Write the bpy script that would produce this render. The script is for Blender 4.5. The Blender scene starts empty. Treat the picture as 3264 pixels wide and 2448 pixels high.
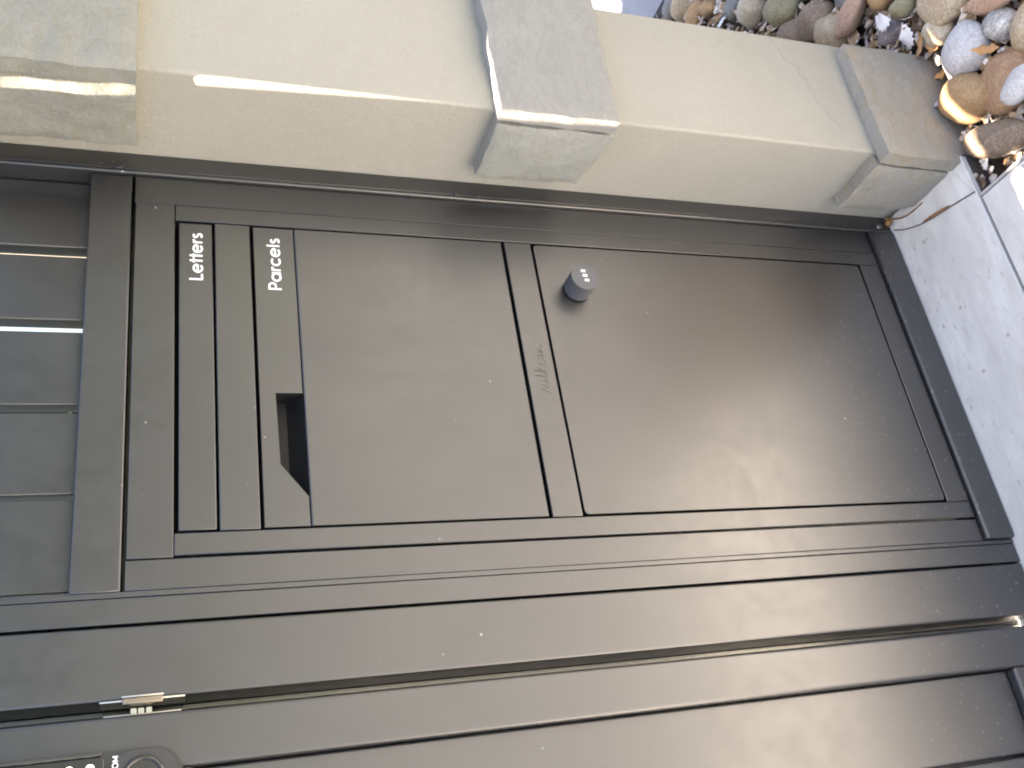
import bpy, bmesh, math, random
from mathutils import Vector, Matrix, noise

random.seed(7)
S = bpy.context.scene
COL = S.collection

# ------------------------------------------------------------------ camera
cam_d = bpy.data.cameras.new('camera')
cam_d.sensor_fit = 'HORIZONTAL'
cam_d.sensor_width = 36.0
cam_d.lens = 3062.5 / 3264 * 36.0
cam_d.clip_start = 0.02
cam_d.clip_end = 3000
cam = bpy.data.objects.new('camera', cam_d)
COL.objects.link(cam)
right = Vector((-0.15147022, -0.30723791, -0.93950074))      # the phone is held on its side
down = Vector((-0.88429515, 0.46681931, -0.01009069))
fwd = Vector((0.44167733, 0.82926751, -0.34239821))
CAMPOS = Vector((-0.50321, -0.91015, 1.01883))
m = Matrix((right, -down, -fwd)).transposed().to_4x4()
m.translation = CAMPOS
cam.matrix_world = m
S.camera = cam

# ------------------------------------------------------------------ light
to_sun = Vector((-0.32, 0.060, 1.0)).normalized()
elev = math.asin(to_sun.z)
azim = math.atan2(to_sun.x, to_sun.y)
W = bpy.data.worlds.new('World')
S.world = W
W.use_nodes = True
nt = W.node_tree
sky = nt.nodes.new('ShaderNodeTexSky')
sky.sky_type = 'NISHITA'
sky.sun_disc = False
sky.sun_elevation = elev
sky.sun_rotation = azim
sky.air_density = 1.0
sky.dust_density = 4.0
sky.ozone_density = 0.7
bg = nt.nodes['Background']
bg.inputs['Strength'].default_value = 0.052
nt.links.new(sky.outputs[0], bg.inputs['Color'])
sl = bpy.data.lights.new('sun', 'SUN')
sl.energy = 5.0
sl.angle = math.radians(0.45)
sl.color = (1.0, 0.835, 0.675)
sun = bpy.data.objects.new('sun', sl)
COL.objects.link(sun)
sun.rotation_euler = (-to_sun).to_track_quat('-Z', 'Y').to_euler()
sun.location = (-1, 0.3, 5)
S.view_settings.view_transform = 'Standard'
S.view_settings.look = 'None'
S.view_settings.gamma = 1.0
S.view_settings.exposure = 3.36
S.cycles.filter_width = 2.0

# ------------------------------------------------------------------ helpers
def link(o, parent=None):
    COL.objects.link(o)
    if parent is not None:
        o.parent = parent
    return o

def obj(name, bm, mat, parent=None, smooth=False):
    me = bpy.data.meshes.new(name)
    bmesh.ops.recalc_face_normals(bm, faces=bm.faces)
    bm.to_mesh(me)
    bm.free()
    if smooth:
        for p in me.polygons:
            p.use_smooth = True
    me.materials.append(mat)
    return link(bpy.data.objects.new(name, me), parent)

def tag(o, label=None, cat=None, group=None, kind=None):
    if label: o['label'] = label
    if cat: o['category'] = cat
    if group: o['group'] = group
    if kind: o['kind'] = kind
    return o

def thing(name, label, cat, loc=(0, 0, 0), group=None):
    o = bpy.data.objects.new(name, None)
    o.empty_display_size = 0.05
    o.location = loc
    link(o)
    return tag(o, label, cat, group)

def box_bm(x0, x1, y0, y1, z0, z1, bev=0.0, seg=2, bm=None):
    t = bmesh.new()
    vs = [t.verts.new((x, y, z)) for x in (x0, x1) for y in (y0, y1) for z in (z0, z1)]
    for f in ((0, 1, 3, 2), (4, 6, 7, 5), (0, 4, 5, 1), (2, 3, 7, 6), (0, 2, 6, 4), (1, 5, 7, 3)):
        t.faces.new([vs[i] for i in f])
    if bev > 0:
        bmesh.ops.bevel(t, geom=list(t.edges), offset=bev, segments=seg, profile=0.5, affect='EDGES')
    if bm is None:
        return t
    me = bpy.data.meshes.new('t')
    t.to_mesh(me); t.free()
    bm.from_mesh(me)
    bpy.data.meshes.remove(me)
    return bm

def smooth_by_angle(o, deg=35):
    me = o.data
    me.set_sharp_from_angle(angle=math.radians(deg))
    for p in me.polygons:                                  # flat sheets stay flat, only the rolled edges are smooth
        p.use_smooth = max(abs(c) for c in p.normal) < 0.9999
    return o

def part(name, x0, x1, y0, y1, z0, z1, mat, parent, bev=0.001, seg=2):
    """a bevelled plate or bar; coordinates in the world, parent empties sit at their base"""
    p = Vector(parent.matrix_basis.translation) if parent is not None else Vector()
    q = parent.parent if parent is not None else None
    while q is not None:
        p += q.matrix_basis.translation
        q = q.parent
    bm = box_bm(x0 - p.x, x1 - p.x, y0 - p.y, y1 - p.y, z0 - p.z, z1 - p.z, bev, seg)
    o = obj(name, bm, mat, parent)
    return smooth_by_angle(o)

def prism_bm(pts, y0, y1):
    """outline in x,z extruded from y0 to y1"""
    bm = bmesh.new()
    a = [bm.verts.new((x, y0, z)) for x, z in pts]
    b = [bm.verts.new((x, y1, z)) for x, z in pts]
    n = len(pts)
    bm.faces.new(a); bm.faces.new(b[::-1])
    for i in range(n):
        bm.faces.new((a[i], b[i], b[(i + 1) % n], a[(i + 1) % n]))
    return bm

def rrect(x0, x1, z0, z1, r, n=6):
    pts = []
    for cx, cz, a0 in ((x1 - r, z1 - r, 0), (x0 + r, z1 - r, 90), (x0 + r, z0 + r, 180), (x1 - r, z0 + r, 270)):
        for k in range(n + 1):
            a = math.radians(a0 + 90 * k / n)
            pts.append((cx + r * math.cos(a), cz + r * math.sin(a)))
    return pts

def bevel_front(bm, y, w, seg=2):
    es = [e for e in bm.edges if all(abs(v.co.y - y) < 1e-6 for v in e.verts)]
    bmesh.ops.bevel(bm, geom=es, offset=w, segments=seg, profile=0.5, affect='EDGES')
    return bm

def disc_bm(cx, cz, y0, y1, r, n=40, bev=0.0):
    bm = prism_bm([(cx + r * math.cos(2 * math.pi * k / n), cz + r * math.sin(2 * math.pi * k / n)) for k in range(n)], y0, y1)
    if bev:
        bevel_front(bm, y0, bev)
    return bm

def ribbon(bm, pts, w, y0, y1):
    """polyline in x,z thickened to width w, a thin solid between y0 and y1"""
    n = len(pts)
    L, R = [], []
    for i in range(n):
        a = Vector(pts[max(i - 1, 0)]); b = Vector(pts[min(i + 1, n - 1)])
        d = (b - a).normalized() if (b - a).length > 1e-9 else Vector((1, 0))
        p = Vector(pts[i]); s = Vector((-d.y, d.x)) * (w / 2)
        L.append(p + s); R.append(p - s)
    fa = [bm.verts.new((q.x, y0, q.y)) for q in L]; fb = [bm.verts.new((q.x, y0, q.y)) for q in R]
    ba = [bm.verts.new((q.x, y1, q.y)) for q in L]; bb = [bm.verts.new((q.x, y1, q.y)) for q in R]
    for i in range(n - 1):
        bm.faces.new((fa[i], fa[i + 1], fb[i + 1], fb[i]))
        bm.faces.new((fa[i], ba[i], ba[i + 1], fa[i + 1]))
        bm.faces.new((fb[i], fb[i + 1], bb[i + 1], bb[i]))
    bm.faces.new((fa[0], fb[0], bb[0], ba[0]))
    bm.faces.new((fa[-1], ba[-1], bb[-1], fb[-1]))

def arc(cx, cz, r, a0, a1, n=14, rz=None):
    rz = r if rz is None else rz
    return [(cx + r * math.cos(math.radians(a0 + (a1 - a0) * k / n)), cz + rz * math.sin(math.radians(a0 + (a1 - a0) * k / n))) for k in range(n + 1)]

# geometric sans strokes on a 1-unit x-height scale: (advance, [polylines])
GL = {
    'L': (0.78, [[(0.09, 1.42), (0.09, 0.07)], [(0.02, 0.07), (0.72, 0.07)]]),
    'P': (0.86, [[(0.09, 0), (0.09, 1.42)], [(0.02, 1.35)] + arc(0.42, 0.99, 0.34, 90, -90, 14, 0.36) + [(0.02, 0.63)]]),
    'e': (1.10, [[(0.10, 0.52), (0.96, 0.52)], arc(0.53, 0.5, 0.45, 8, 318, 24)]),
    't': (0.50, [[(0.25, 1.36), (0.25, 0)], [(0.0, 0.94), (0.50, 0.94)]]),
    'r': (0.50, [[(0.09, 1.0), (0.09, 0)], arc(0.44, 0.55, 0.35, 180, 88, 8, 0.38)]),
    's': (0.66, [arc(0.31, 0.735, 0.2, 30, 250, 12) + arc(0.31, 0.27, 0.215, 75, -150, 12)]),
    'a': (1.14, [arc(0.52, 0.5, 0.44, 0, 360, 26), [(0.96, 1.0), (0.96, 0)]]),
    'c': (0.98, [arc(0.53, 0.5, 0.45, 46, 314, 22)]),
    'l': (0.30, [[(0.12, 1.46), (0.12, 0)]]),
    'C': (1.25, [arc(0.62, 0.7, 0.52, 48, 312, 22, 0.66)]),
    'O': (1.45, [arc(0.70, 0.7, 0.60, 0, 360, 28, 0.66)]),
    'M': (1.35, [[(0.1, 0), (0.1, 1.4)], [(0.1, 1.38), (0.62, 0.25)], [(0.62, 0.25), (1.14, 1.38)], [(1.14, 1.4), (1.14, 0)]]),
}

def lettering(name, text, x0, z0, xh, width, sw, y, mat, parent, squeeze=None, off=(0, 0, 0)):
    """text from x0 rightwards, baseline z0, x-height xh, total width"""
    tot = sum(GL[c][0] + 0.10 for c in text) - 0.10
    sx = width / tot
    bm = bmesh.new()
    x = 0.0
    for k, c in enumerate(text):
        adv, strokes = GL[c]
        for j, st in enumerate(strokes):
            yy = y - 0.00005 * ((k * 3 + j) % 5)
            ribbon(bm, [(x0 + (x + px) * sx - off[0], z0 + pz * xh - off[2]) for px, pz in st], sw, yy - off[1], y + 0.0006 - off[1])
        x += adv + 0.10
    return obj(name, bm, mat, parent)

# ------------------------------------------------------------------ materials
def nodes(name):
    mt = bpy.data.materials.new(name)
    mt.use_nodes = True
    t = mt.node_tree
    b = t.nodes['Principled BSDF']
    return mt, t, b

def N(t, typ, **kw):
    n = t.nodes.new(typ)
    for k, v in kw.items():
        if k in n.inputs.keys():
            n.inputs[k].default_value = v
        else:
            setattr(n, k, v)
    return n

def ramp(t, fac, stops):
    r = t.nodes.new('ShaderNodeValToRGB')
    while len(r.color_ramp.elements) < len(stops):
        r.color_ramp.elements.new(0.5)
    for e, (p, c) in zip(r.color_ramp.elements, stops):
        e.position = p
        e.color = (c, c, c, 1) if isinstance(c, (int, float)) else (*c, 1)
    t.links.new(fac, r.inputs[0])
    return r.outputs[0]

def mix(t, fac, a, b, mode='MIX'):
    n = t.nodes.new('ShaderNodeMix')
    n.data_type = 'RGBA'
    n.blend_type = mode
    for sock, v in ((n.inputs[0], fac), (n.inputs[6], a), (n.inputs[7], b)):
        if hasattr(v, 'is_linked'):
            t.links.new(v, sock)
        elif isinstance(v, (int, float)):
            sock.default_value = v
        else:
            sock.default_value = (*v, 1)
    return n.outputs[2]

def coords(t, scale=(1, 1, 1), kind='Position'):
    """world position (pieces of one surface share it) or object coordinates"""
    if kind == 'Position':
        g = t.nodes.new('ShaderNodeNewGeometry'); src = g.outputs['Position']
    else:
        g = t.nodes.new('ShaderNodeTexCoord'); src = g.outputs['Object']
    mp = t.nodes.new('ShaderNodeMapping')
    mp.inputs['Scale'].default_value = scale
    t.links.new(src, mp.inputs[0])
    return mp.outputs[0]

def noise_n(t, vec, scale, detail=4, rough=0.55, dist=0.0):
    n = N(t, 'ShaderNodeTexNoise', Scale=scale, Detail=detail, Roughness=rough, Distortion=dist)
    t.links.new(vec, n.inputs['Vector'])
    return n.outputs['Fac']

def bump(t, b, h, strength, dist):
    n = N(t, 'ShaderNodeBump', Strength=strength, Distance=dist)
    t.links.new(h, n.inputs['Height'])
    t.links.new(n.outputs[0], b.inputs['Normal'])
    return n

def specks(t, vec, scale, size, keep):
    """sparse dust motes: 1 on a mote"""
    v = N(t, 'ShaderNodeTexVoronoi', Scale=scale)
    t.links.new(vec, v.inputs['Vector'])
    d = ramp(t, v.outputs['Distance'], [(size * 0.5, 1.0), (size, 0.0)])
    sep = t.nodes.new('ShaderNodeSeparateColor')
    t.links.new(v.outputs['Color'], sep.inputs[0])
    k = ramp(t, sep.outputs[0], [(keep, 1.0), (keep + 0.005, 0.0)])
    mu = N(t, 'ShaderNodeMath', operation='MULTIPLY')
    t.links.new(d, mu.inputs[0]); t.links.new(k, mu.inputs[1])
    return mu.outputs[0]

def mat_powder(name, base=(0.008, 0.008, 0.0088), rough=0.36, dusty=1.0, ior=1.98):
    mt, t, b = nodes(name)
    v = coords(t)
    n1 = noise_n(t, v, 9, 2, 0.6)
    n2 = noise_n(t, v, 55, 2, 0.6)
    # film of dust, smudges
    film = ramp(t, n1, [(0.35, 0.0), (0.8, 1.0)])
    c = mix(t, film, base, tuple(x * 1.25 + 0.003 for x in base))
    s1 = specks(t, v, 26, 0.045, 0.40)
    s2 = specks(t, v, 60, 0.09, 0.15)
    drift = ramp(t, noise_n(t, v, 5.5, 2, 0.6), [(0.45, 0.0), (0.62, 1.0)])
    dm = []
    for q in (s1, s2):
        k_ = N(t, 'ShaderNodeMath', operation='MULTIPLY')
        t.links.new(q, k_.inputs[0]); t.links.new(drift, k_.inputs[1])
        dm.append(k_.outputs[0])
    s1, s2 = dm
    # more grit low down, kicked up from the paving: stays with the surface
    g = t.nodes.new('ShaderNodeNewGeometry')
    sx = t.nodes.new('ShaderNodeSeparateXYZ')
    t.links.new(g.outputs['Position'], sx.inputs[0])
    low = ramp(t, sx.outputs['Z'], [(0.02, 1.0), (0.30, 0.0)])
    s3 = specks(t, v, 110, 0.20, 0.40)
    mm = N(t, 'ShaderNodeMath', operation='MULTIPLY')
    t.links.new(s3, mm.inputs[0]); t.links.new(low, mm.inputs[1])
    c = mix(t, s1, c, (0.30, 0.295, 0.28))
    c = mix(t, s2, c, (0.20, 0.195, 0.19))
    c = mix(t, mm.outputs[0], c, (0.14, 0.13, 0.125))
    t.links.new(c, b.inputs['Base Color'])
    n3 = noise_n(t, coords(t, (1, 1, 0.6)), 17, 2, 0.6, 0.7)
    nm = mix(t, 0.55, n2, n3)
    r = ramp(t, nm, [(0.35, rough - 0.04), (0.65, rough + 0.045)])
    t.links.new(r, b.inputs['Roughness'])
    b.inputs['IOR'].default_value = ior
    bump(t, b, noise_n(t, v, 1500, 0, 0.5), 0.10, 0.0004)
    return mt

M = {}
M['coat'] = mat_powder('black satin powder coat')
M['coat_box'] = mat_powder('black satin powder coat of the box', (0.008, 0.008, 0.0083), 0.365)
M['coat_gate'] = mat_powder('black satin powder coat of the gate', (0.0085, 0.0085, 0.0095), 0.365)

def mat_plain(name, col, rough=0.5, metal=0.0, emit=None, ior=1.45, nz=0.12, sc=60):
    mt, t, b = nodes(name)
    v = coords(t)
    n = noise_n(t, v, sc, 4, 0.6)
    c = mix(t, n, tuple(x * (1 - nz) for x in col), tuple(min(1, x * (1 + nz)) for x in col))
    t.links.new(c, b.inputs['Base Color'])
    b.inputs['Roughness'].default_value = rough
    b.inputs['Metallic'].default_value = metal
    b.inputs['IOR'].default_value = ior
    if emit:
        b.inputs['Emission Color'].default_value = (*emit[0], 1)
        b.inputs['Emission Strength'].default_value = emit[1]
    return mt

M['dark'] = mat_plain('dark inside of the box', (0.008, 0.008, 0.009), 0.6)
M['white_print'] = mat_plain('white printed lettering', (0.80, 0.82, 0.83), 0.5, nz=0.03)
M['logo'] = mat_plain('dark grey printed logo', (0.012, 0.012, 0.013), 0.40, ior=1.82)
M['steel'] = mat_plain('brushed stainless steel', (0.62, 0.60, 0.56), 0.32, 1.0)
M['bronze'] = mat_plain('dull bronzed steel', (0.30, 0.25, 0.20), 0.4, 1.0)
M['strip'] = mat_plain('bare aluminium strip', (0.24, 0.24, 0.22), 0.2, 1.0)
M['latch'] = mat_plain('white nylon latch', (0.72, 0.74, 0.62), 0.45)
M['zinc'] = mat_plain('zinc screw', (0.45, 0.47, 0.5), 0.35, 1.0)
M['knob'] = mat_plain('grey black lock body', (0.065, 0.068, 0.076), 0.42, ior=1.6)
M['dial'] = mat_plain('silver lock dial', (0.50, 0.52, 0.52), 0.35, 0.4)
M['lock_black'] = mat_plain('glossy black lock cover', (0.02, 0.02, 0.021), 0.22, ior=1.7)
M['lock_satin'] = mat_plain('satin black lock body', (0.03, 0.03, 0.031), 0.38, ior=1.6)
M['key_light'] = mat_plain('backlit key', (0.7, 0.75, 0.6), 0.4, emit=((0.75, 1.0, 0.55), 1.6))
M['rubber'] = mat_plain('grey rubber stop strip', (0.10, 0.10, 0.10), 0.3, ior=1.7)

def mat_render():
    mt, t, b = nodes('cream acrylic render')
    v = coords(t)
    big = noise_n(t, v, 5, 4, 0.6)
    streak = noise_n(t, coords(t, (6, 6, 1.2)), 5, 4, 0.6)
    c = mix(t, ramp(t, big, [(0.3, 0.0), (0.75, 1.0)]), (0.285, 0.274, 0.233), (0.312, 0.302, 0.259))
    c = mix(t, ramp(t, streak, [(0.55, 0.0), (0.85, 0.35)]), c, (0.285, 0.265, 0.22))
    pit = N(t, 'ShaderNodeTexVoronoi', Scale=170.0)
    t.links.new(v, pit.inputs['Vector'])
    patch = ramp(t, noise_n(t, v, 22, 4), [(0.48, 0.0), (0.64, 0.6)])
    pd = ramp(t, pit.outputs['Distance'], [(0.12, 1.0), (0.30, 0.0)])
    mu = N(t, 'ShaderNodeMath', operation='MULTIPLY')
    t.links.new(patch, mu.inputs[0]); t.links.new(pd, mu.inputs[1])
    c = mix(t, mu.outputs[0], c, (0.22, 0.205, 0.175))
    blot = noise_n(t, v, 75, 5, 0.7)
    c = mix(t, ramp(t, blot, [(0.52, 0.0), (0.75, 0.22)]), c, (0.27, 0.25, 0.21))
    c = mix(t, ramp(t, noise_n(t, v, 130, 4, 0.7), [(0.56, 0.0), (0.72, 0.20)]), c, (0.40, 0.39, 0.33))
    # splash grime above the ground
    g = t.nodes.new('ShaderNodeNewGeometry'); sz = t.nodes.new('ShaderNodeSeparateXYZ')
    t.links.new(g.outputs['Position'], sz.inputs[0])
    gr = N(t, 'ShaderNodeMath', operation='MULTIPLY')
    t.links.new(ramp(t, sz.outputs['Z'], [(0.0, 0.55), (0.22, 0.0)]), gr.inputs[0])
    t.links.new(ramp(t, noise_n(t, v, 18, 5, 0.65), [(0.35, 0.2), (0.7, 1.0)]), gr.inputs[1])
    c = mix(t, gr.outputs[0], c, (0.24, 0.21, 0.17))
    t.links.new(c, b.inputs['Base Color'])
    b.inputs['Roughness'].default_value = 0.85
    h = mix(t, 0.35, noise_n(t, v, 420, 3, 0.6), noise_n(t, v, 60, 3, 0.5))
    bump(t, b, h, 0.6, 0.002)
    return mt
M['render'] = mat_render()

def mat_stone(name, a, bcol, stain, amount):
    mt, t, b = nodes(name)
    v = coords(t)
    grain = noise_n(t, v, 240, 5, 0.7)
    cloud = noise_n(t, v, 16, 5, 0.6, 0.6)
    lay = noise_n(t, coords(t, (4, 4, 14)), 9, 5, 0.65, 0.8)
    c = mix(t, ramp(t, cloud, [(0.3, 0.0), (0.7, 1.0)]), a, bcol)
    c = mix(t, ramp(t, lay, [(0.52, 0.0), (0.72, amount)]), c, stain)
    c = mix(t, ramp(t, grain, [(0.38, 0.30), (0.60, 0.0)]), c, tuple(x * 0.72 for x in a))
    vn = noise_n(t, coords(t, (5, 5, 16)), 2.2, 5, 0.6, 1.6)
    c = mix(t, ramp(t, vn, [(0.46, 0.0), (0.50, 0.45), (0.54, 0.0)]), c, tuple(x * 0.72 for x in stain))
    fleck = noise_n(t, coords(t, (60, 60, 200)), 1.0, 5, 0.7, 0.5)
    c = mix(t, ramp(t, fleck, [(0.58, 0.0), (0.72, 0.35)]), c, tuple(min(1, x * 1.18) for x in bcol))
    t.links.new(c, b.inputs['Base Color'])
    b.inputs['Roughness'].default_value = 0.75
    h = mix(t, 0.5, grain, noise_n(t, v, 45, 6, 0.65))
    bump(t, b, h, 0.8, 0.003)
    return mt
M['stone_grey'] = mat_stone('grey green sandstone', (0.225, 0.232, 0.212), (0.258, 0.263, 0.238), (0.27, 0.26, 0.20), 0.4)
M['stone_lilac'] = mat_stone('grey lilac sandstone', (0.216, 0.217, 0.206), (0.246, 0.246, 0.233), (0.25, 0.238, 0.21), 0.3)
M['stone_tan'] = mat_stone('tan stained sandstone', (0.245, 0.237, 0.208), (0.275, 0.265, 0.234), (0.31, 0.235, 0.135), 0.6)
M['stone_olive'] = mat_stone('olive sandstone', (0.200, 0.204, 0.183), (0.238, 0.240, 0.213), (0.26, 0.235, 0.165), 0.4)
M['mortar'] = mat_plain('grey mortar', (0.42, 0.40, 0.36), 0.9)
M['sealant'] = mat_plain('brown sealant', (0.20, 0.105, 0.045), 0.5, nz=0.3, sc=140)
M['crack'] = mat_plain('hairline crack', (0.225, 0.21, 0.175), 0.95)

def mat_tile():
    mt, t, b = nodes('pale grey stone look tile')
    v = coords(t)
    cloud = noise_n(t, coords(t, (2, 6, 6)), 3, 6, 0.65, 0.4)
    c = mix(t, ramp(t, cloud, [(0.32, 0.0), (0.7, 1.0)]), (0.48, 0.475, 0.455), (0.65, 0.645, 0.62))
    sv = coords(t, (60, 150, 150))
    pits = noise_n(t, sv, 1.0, 4, 0.65, 0.3)
    zone = noise_n(t, coords(t, (4, 16, 16)), 1.0, 4, 0.6)
    p = ramp(t, pits, [(0.60, 0.0), (0.68, 1.0)])
    z = ramp(t, zone, [(0.42, 0.0), (0.58, 0.8)])
    c = mix(t, ramp(t, noise_n(t, coords(t, (12, 40, 40)), 1.0, 6, 0.7), [(0.48, 0.0), (0.66, 0.45)]), c, (0.40, 0.395, 0.37))
    mu = N(t, 'ShaderNodeMath', operation='MULTIPLY')
    t.links.new(p, mu.inputs[0]); t.links.new(z, mu.inputs[1])
    c = mix(t, mu.outputs[0], c, (0.25, 0.245, 0.23))
    s = specks(t, v, 42, 0.16, 0.16)
    c = mix(t, s, c, (0.36, 0.31, 0.30))
    t.links.new(c, b.inputs['Base Color'])
    b.inputs['Roughness'].default_value = 0.6
    bump(t, b, noise_n(t, v, 300, 3), 0.12, 0.001)
    return mt
M['tile'] = mat_tile()
M['grout'] = mat_plain('dark grout', (0.085, 0.07, 0.062), 0.9, sc=200)
M['soil'] = mat_plain('dark damp soil', (0.050, 0.040, 0.030), 0.95, nz=0.5, sc=70)
M['concrete'] = mat_plain('pale concrete path', (0.20, 0.21, 0.24), 0.85, nz=0.2, sc=14)
M['drive'] = mat_plain('broomed concrete driveway', (0.19, 0.197, 0.20), 0.85, nz=0.12, sc=9)
M['asphalt'] = mat_plain('worn grey asphalt', (0.11, 0.11, 0.11), 0.85, nz=0.3, sc=120)
M['lawn'] = mat_plain('mown lawn', (0.07, 0.095, 0.035), 0.9, nz=0.4, sc=40)
M['kerb'] = mat_plain('concrete kerb', (0.36, 0.35, 0.33), 0.85)
M['leafgreen'] = mat_plain('dark hedge leaf', (0.030, 0.055, 0.018), 0.55, nz=0.4, sc=25)
M['bark'] = mat_plain('bark', (0.10, 0.075, 0.05), 0.9)

def mat_pebble(name, a, bcol, vein=0.0, rough=0.75, veincol=(0.7, 0.66, 0.6)):
    dull = lambda c: tuple(0.70 * (0.84 * x + 0.16 * sum(c) / 3) for x in c)      # weathered, dusty stones
    a, bcol = dull(a), dull(bcol)
    mt, t, b = nodes(name)
    v = coords(t)
    info = t.nodes.new('ShaderNodeObjectInfo')
    add = t.nodes.new('ShaderNodeVectorMath'); add.operation = 'ADD'
    cx = t.nodes.new('ShaderNodeCombineXYZ')
    mul = N(t, 'ShaderNodeMath', operation='MULTIPLY'); mul.inputs[1].default_value = 37.0
    t.links.new(info.outputs['Random'], mul.inputs[0])
    for i in range(3): t.links.new(mul.outputs[0], cx.inputs[i])
    t.links.new(v, add.inputs[0]); t.links.new(cx.outputs[0], add.inputs[1])
    v = add.outputs[0]
    cl = noise_n(t, v, 34, 6, 0.65, 0.8)
    c = mix(t, ramp(t, cl, [(0.33, 0.0), (0.68, 1.0)]), a, bcol)
    if vein:
        w = noise_n(t, v, 18, 3, 0.5, 1.5)
        c = mix(t, ramp(t, w, [(0.47, 0.0), (0.495, vein), (0.52, 0.0)]), c, veincol)
    gr = noise_n(t, v, 260, 3, 0.7)
    c = mix(t, ramp(t, gr, [(0.40, 0.55), (0.56, 0.0)]), c, tuple(x * 0.55 for x in a))
    bl = noise_n(t, v, 75, 4, 0.6)
    c = mix(t, ramp(t, bl, [(0.55, 0.0), (0.68, 0.5)]), c, tuple(x * 0.6 for x in bcol))
    t.links.new(c, b.inputs['Base Color'])
    b.inputs['Roughness'].default_value = rough
    bump(t, b, mix(t, 0.5, gr, noise_n(t, v, 70, 4, 0.6)), 0.3, 0.0012)
    return mt
PM = {
    'white': mat_pebble('white quartz pebble', (0.60, 0.59, 0.60), (0.68, 0.67, 0.67), 0.2, veincol=(0.5, 0.42, 0.33)),
    'ochre': mat_pebble('ochre pebble', (0.45, 0.25, 0.09), (0.55, 0.35, 0.15)),
    'brown': mat_pebble('brown pebble', (0.24, 0.165, 0.10), (0.34, 0.24, 0.16), 0.25, veincol=(0.45, 0.38, 0.3)),
    'rust': mat_pebble('rust red pebble', (0.40, 0.22, 0.10), (0.50, 0.32, 0.17), 0.4, veincol=(0.25, 0.07, 0.05)),
    'pink': mat_pebble('salmon pink pebble', (0.50, 0.29, 0.18), (0.57, 0.37, 0.25)),
    'tan': mat_pebble('tan pebble', (0.47, 0.34, 0.18), (0.56, 0.44, 0.28), 0.25),
    'olive': mat_pebble('olive pebble', (0.30, 0.26, 0.13), (0.40, 0.35, 0.20)),
    'grey': mat_pebble('blue grey pebble', (0.20, 0.21, 0.21), (0.30, 0.30, 0.29)),
    'purple': mat_pebble('mauve pebble', (0.30, 0.23, 0.24), (0.40, 0.33, 0.34), 0.3),
    'quartz': mat_pebble('yellow quartz pebble', (0.52, 0.42, 0.26), (0.62, 0.55, 0.43), 0.5, 0.4, (0.35, 0.2, 0.08)),
    'speckled': mat_pebble('speckled grey white pebble', (0.25, 0.25, 0.25), (0.66, 0.66, 0.64), 0.4),
}
M['shell'] = mat_plain('white shell', (0.70, 0.69, 0.70), 0.4, nz=0.1)
M['shellmauve'] = mat_plain('mauve shell', (0.46, 0.40, 0.44), 0.4, nz=0.2)
M['dryleaf'] = mat_plain('dry brown leaf', (0.36, 0.20, 0.08), 0.7, nz=0.4, sc=90)

# ------------------------------------------------------------------ setting
def sheet(name, x0, x1, y0, y1, z, mat, thick=0.02, kind='structure', bev=0.0):
    o = obj(name, box_bm(x0, x1, y0, y1, z - thick, z, bev), mat)
    return tag(o, kind=kind)

sheet('ground', -400, 400, -400, 400, -0.10, M['soil'], 0.05)
paving = sheet('paving', -4.6, 0.187, -0.757, 3.3, -0.006, M['grout'], 0.08)
# bed under the strip of tile that runs to the pillar
k = obj('tile_bed', box_bm(0.1872, 0.262, -0.1565, 0.045, -0.08, -0.006), M['grout'], paving)

def tile(x0, x1, y0, y1, bev=0.0012):
    g = 0.0022
    o = obj('tile', box_bm(x0 + g, x1 - g, y0 + g, y1 - g, -0.010, 0.0 + random.uniform(-0.0003, 0.0003), bev), M['tile'], paving)
    return o
YJ = -0.159
rows = [YJ + 0.6 * k for k in range(-1, 6)]
for r, y0 in enumerate(rows[:-1]):
    y1 = rows[r + 1]
    for c in range(8):
        x1 = 0.187 - 0.6 * c
        x0 = x1 - 0.6
        if abs(y0 - YJ) < 1e-6 and c == 0:
            tile(x0, 0.2605, y0, y1 if False else 0.045)      # strip running to the pillar
            tile(x0, 0.187, 0.045, y1)
        elif y1 < YJ + 0.01:
            tile(x0, x1, y0, y1)
        else:
            tile(x0, x1, y0, y1)
edge = sheet('paving_edge', 0.1873, 0.1915, -0.757, -0.1605, -0.0015, M['kerb'], 0.06)
bed = sheet('gravel_bed', 0.192, 1.13, -0.757, 3.3, -0.055, M['soil'], 0.03)
sheet('path', 1.135, 3.4, -0.757, 3.3, -0.012, M['concrete'], 0.09)
sheet('driveway', -9, 3.4, -7.2, -0.76, -0.012, M['drive'], 0.08)
sheet('lawn', 3.41, 60, -7.2, 3.3, -0.02, M['lawn'], 0.07)
sheet('lawn', -60, -9.01, -7.2, 3.3, -0.02, M['lawn'], 0.07)
sheet('kerb', -60, 60, -7.36, -7.205, 0.0, M['kerb'], 0.14, bev=0.015)
sheet('road', -60, 60, -14.5, -7.365, -0.085, M['asphalt'], 0.03)
sheet('lawn', -60, 60, -60, -14.6, -0.02, M['lawn'], 0.07)
sheet('lawn', -60, 60, 3.31, 60, -0.02, M['lawn'], 0.07)

# ------------------------------------------------------------------ pillar
XA, YF, XR = 0.2685, -0.135, 0.466
pillar = thing('pillar', 'cream rendered pillar with raised bands of sandstone on its corner', 'pillar', (0.367, 0.0, -0.05))
PO = pillar.location
def core_bm():
    bm = box_bm(XA - PO.x, XR - PO.x, YF - PO.y, 0.33 - PO.y, 0.0, 1.66, 0.0035, 3)
    return bm
smooth_by_angle(obj('rendered_core', core_bm(), M['render'], pillar))
smooth_by_angle(obj('cap', box_bm(0.22 - PO.x, 0.51 - PO.x, YF + 0.004, 0.38, 1.66, 1.71, 0.006), M['render'], pillar))

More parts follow.
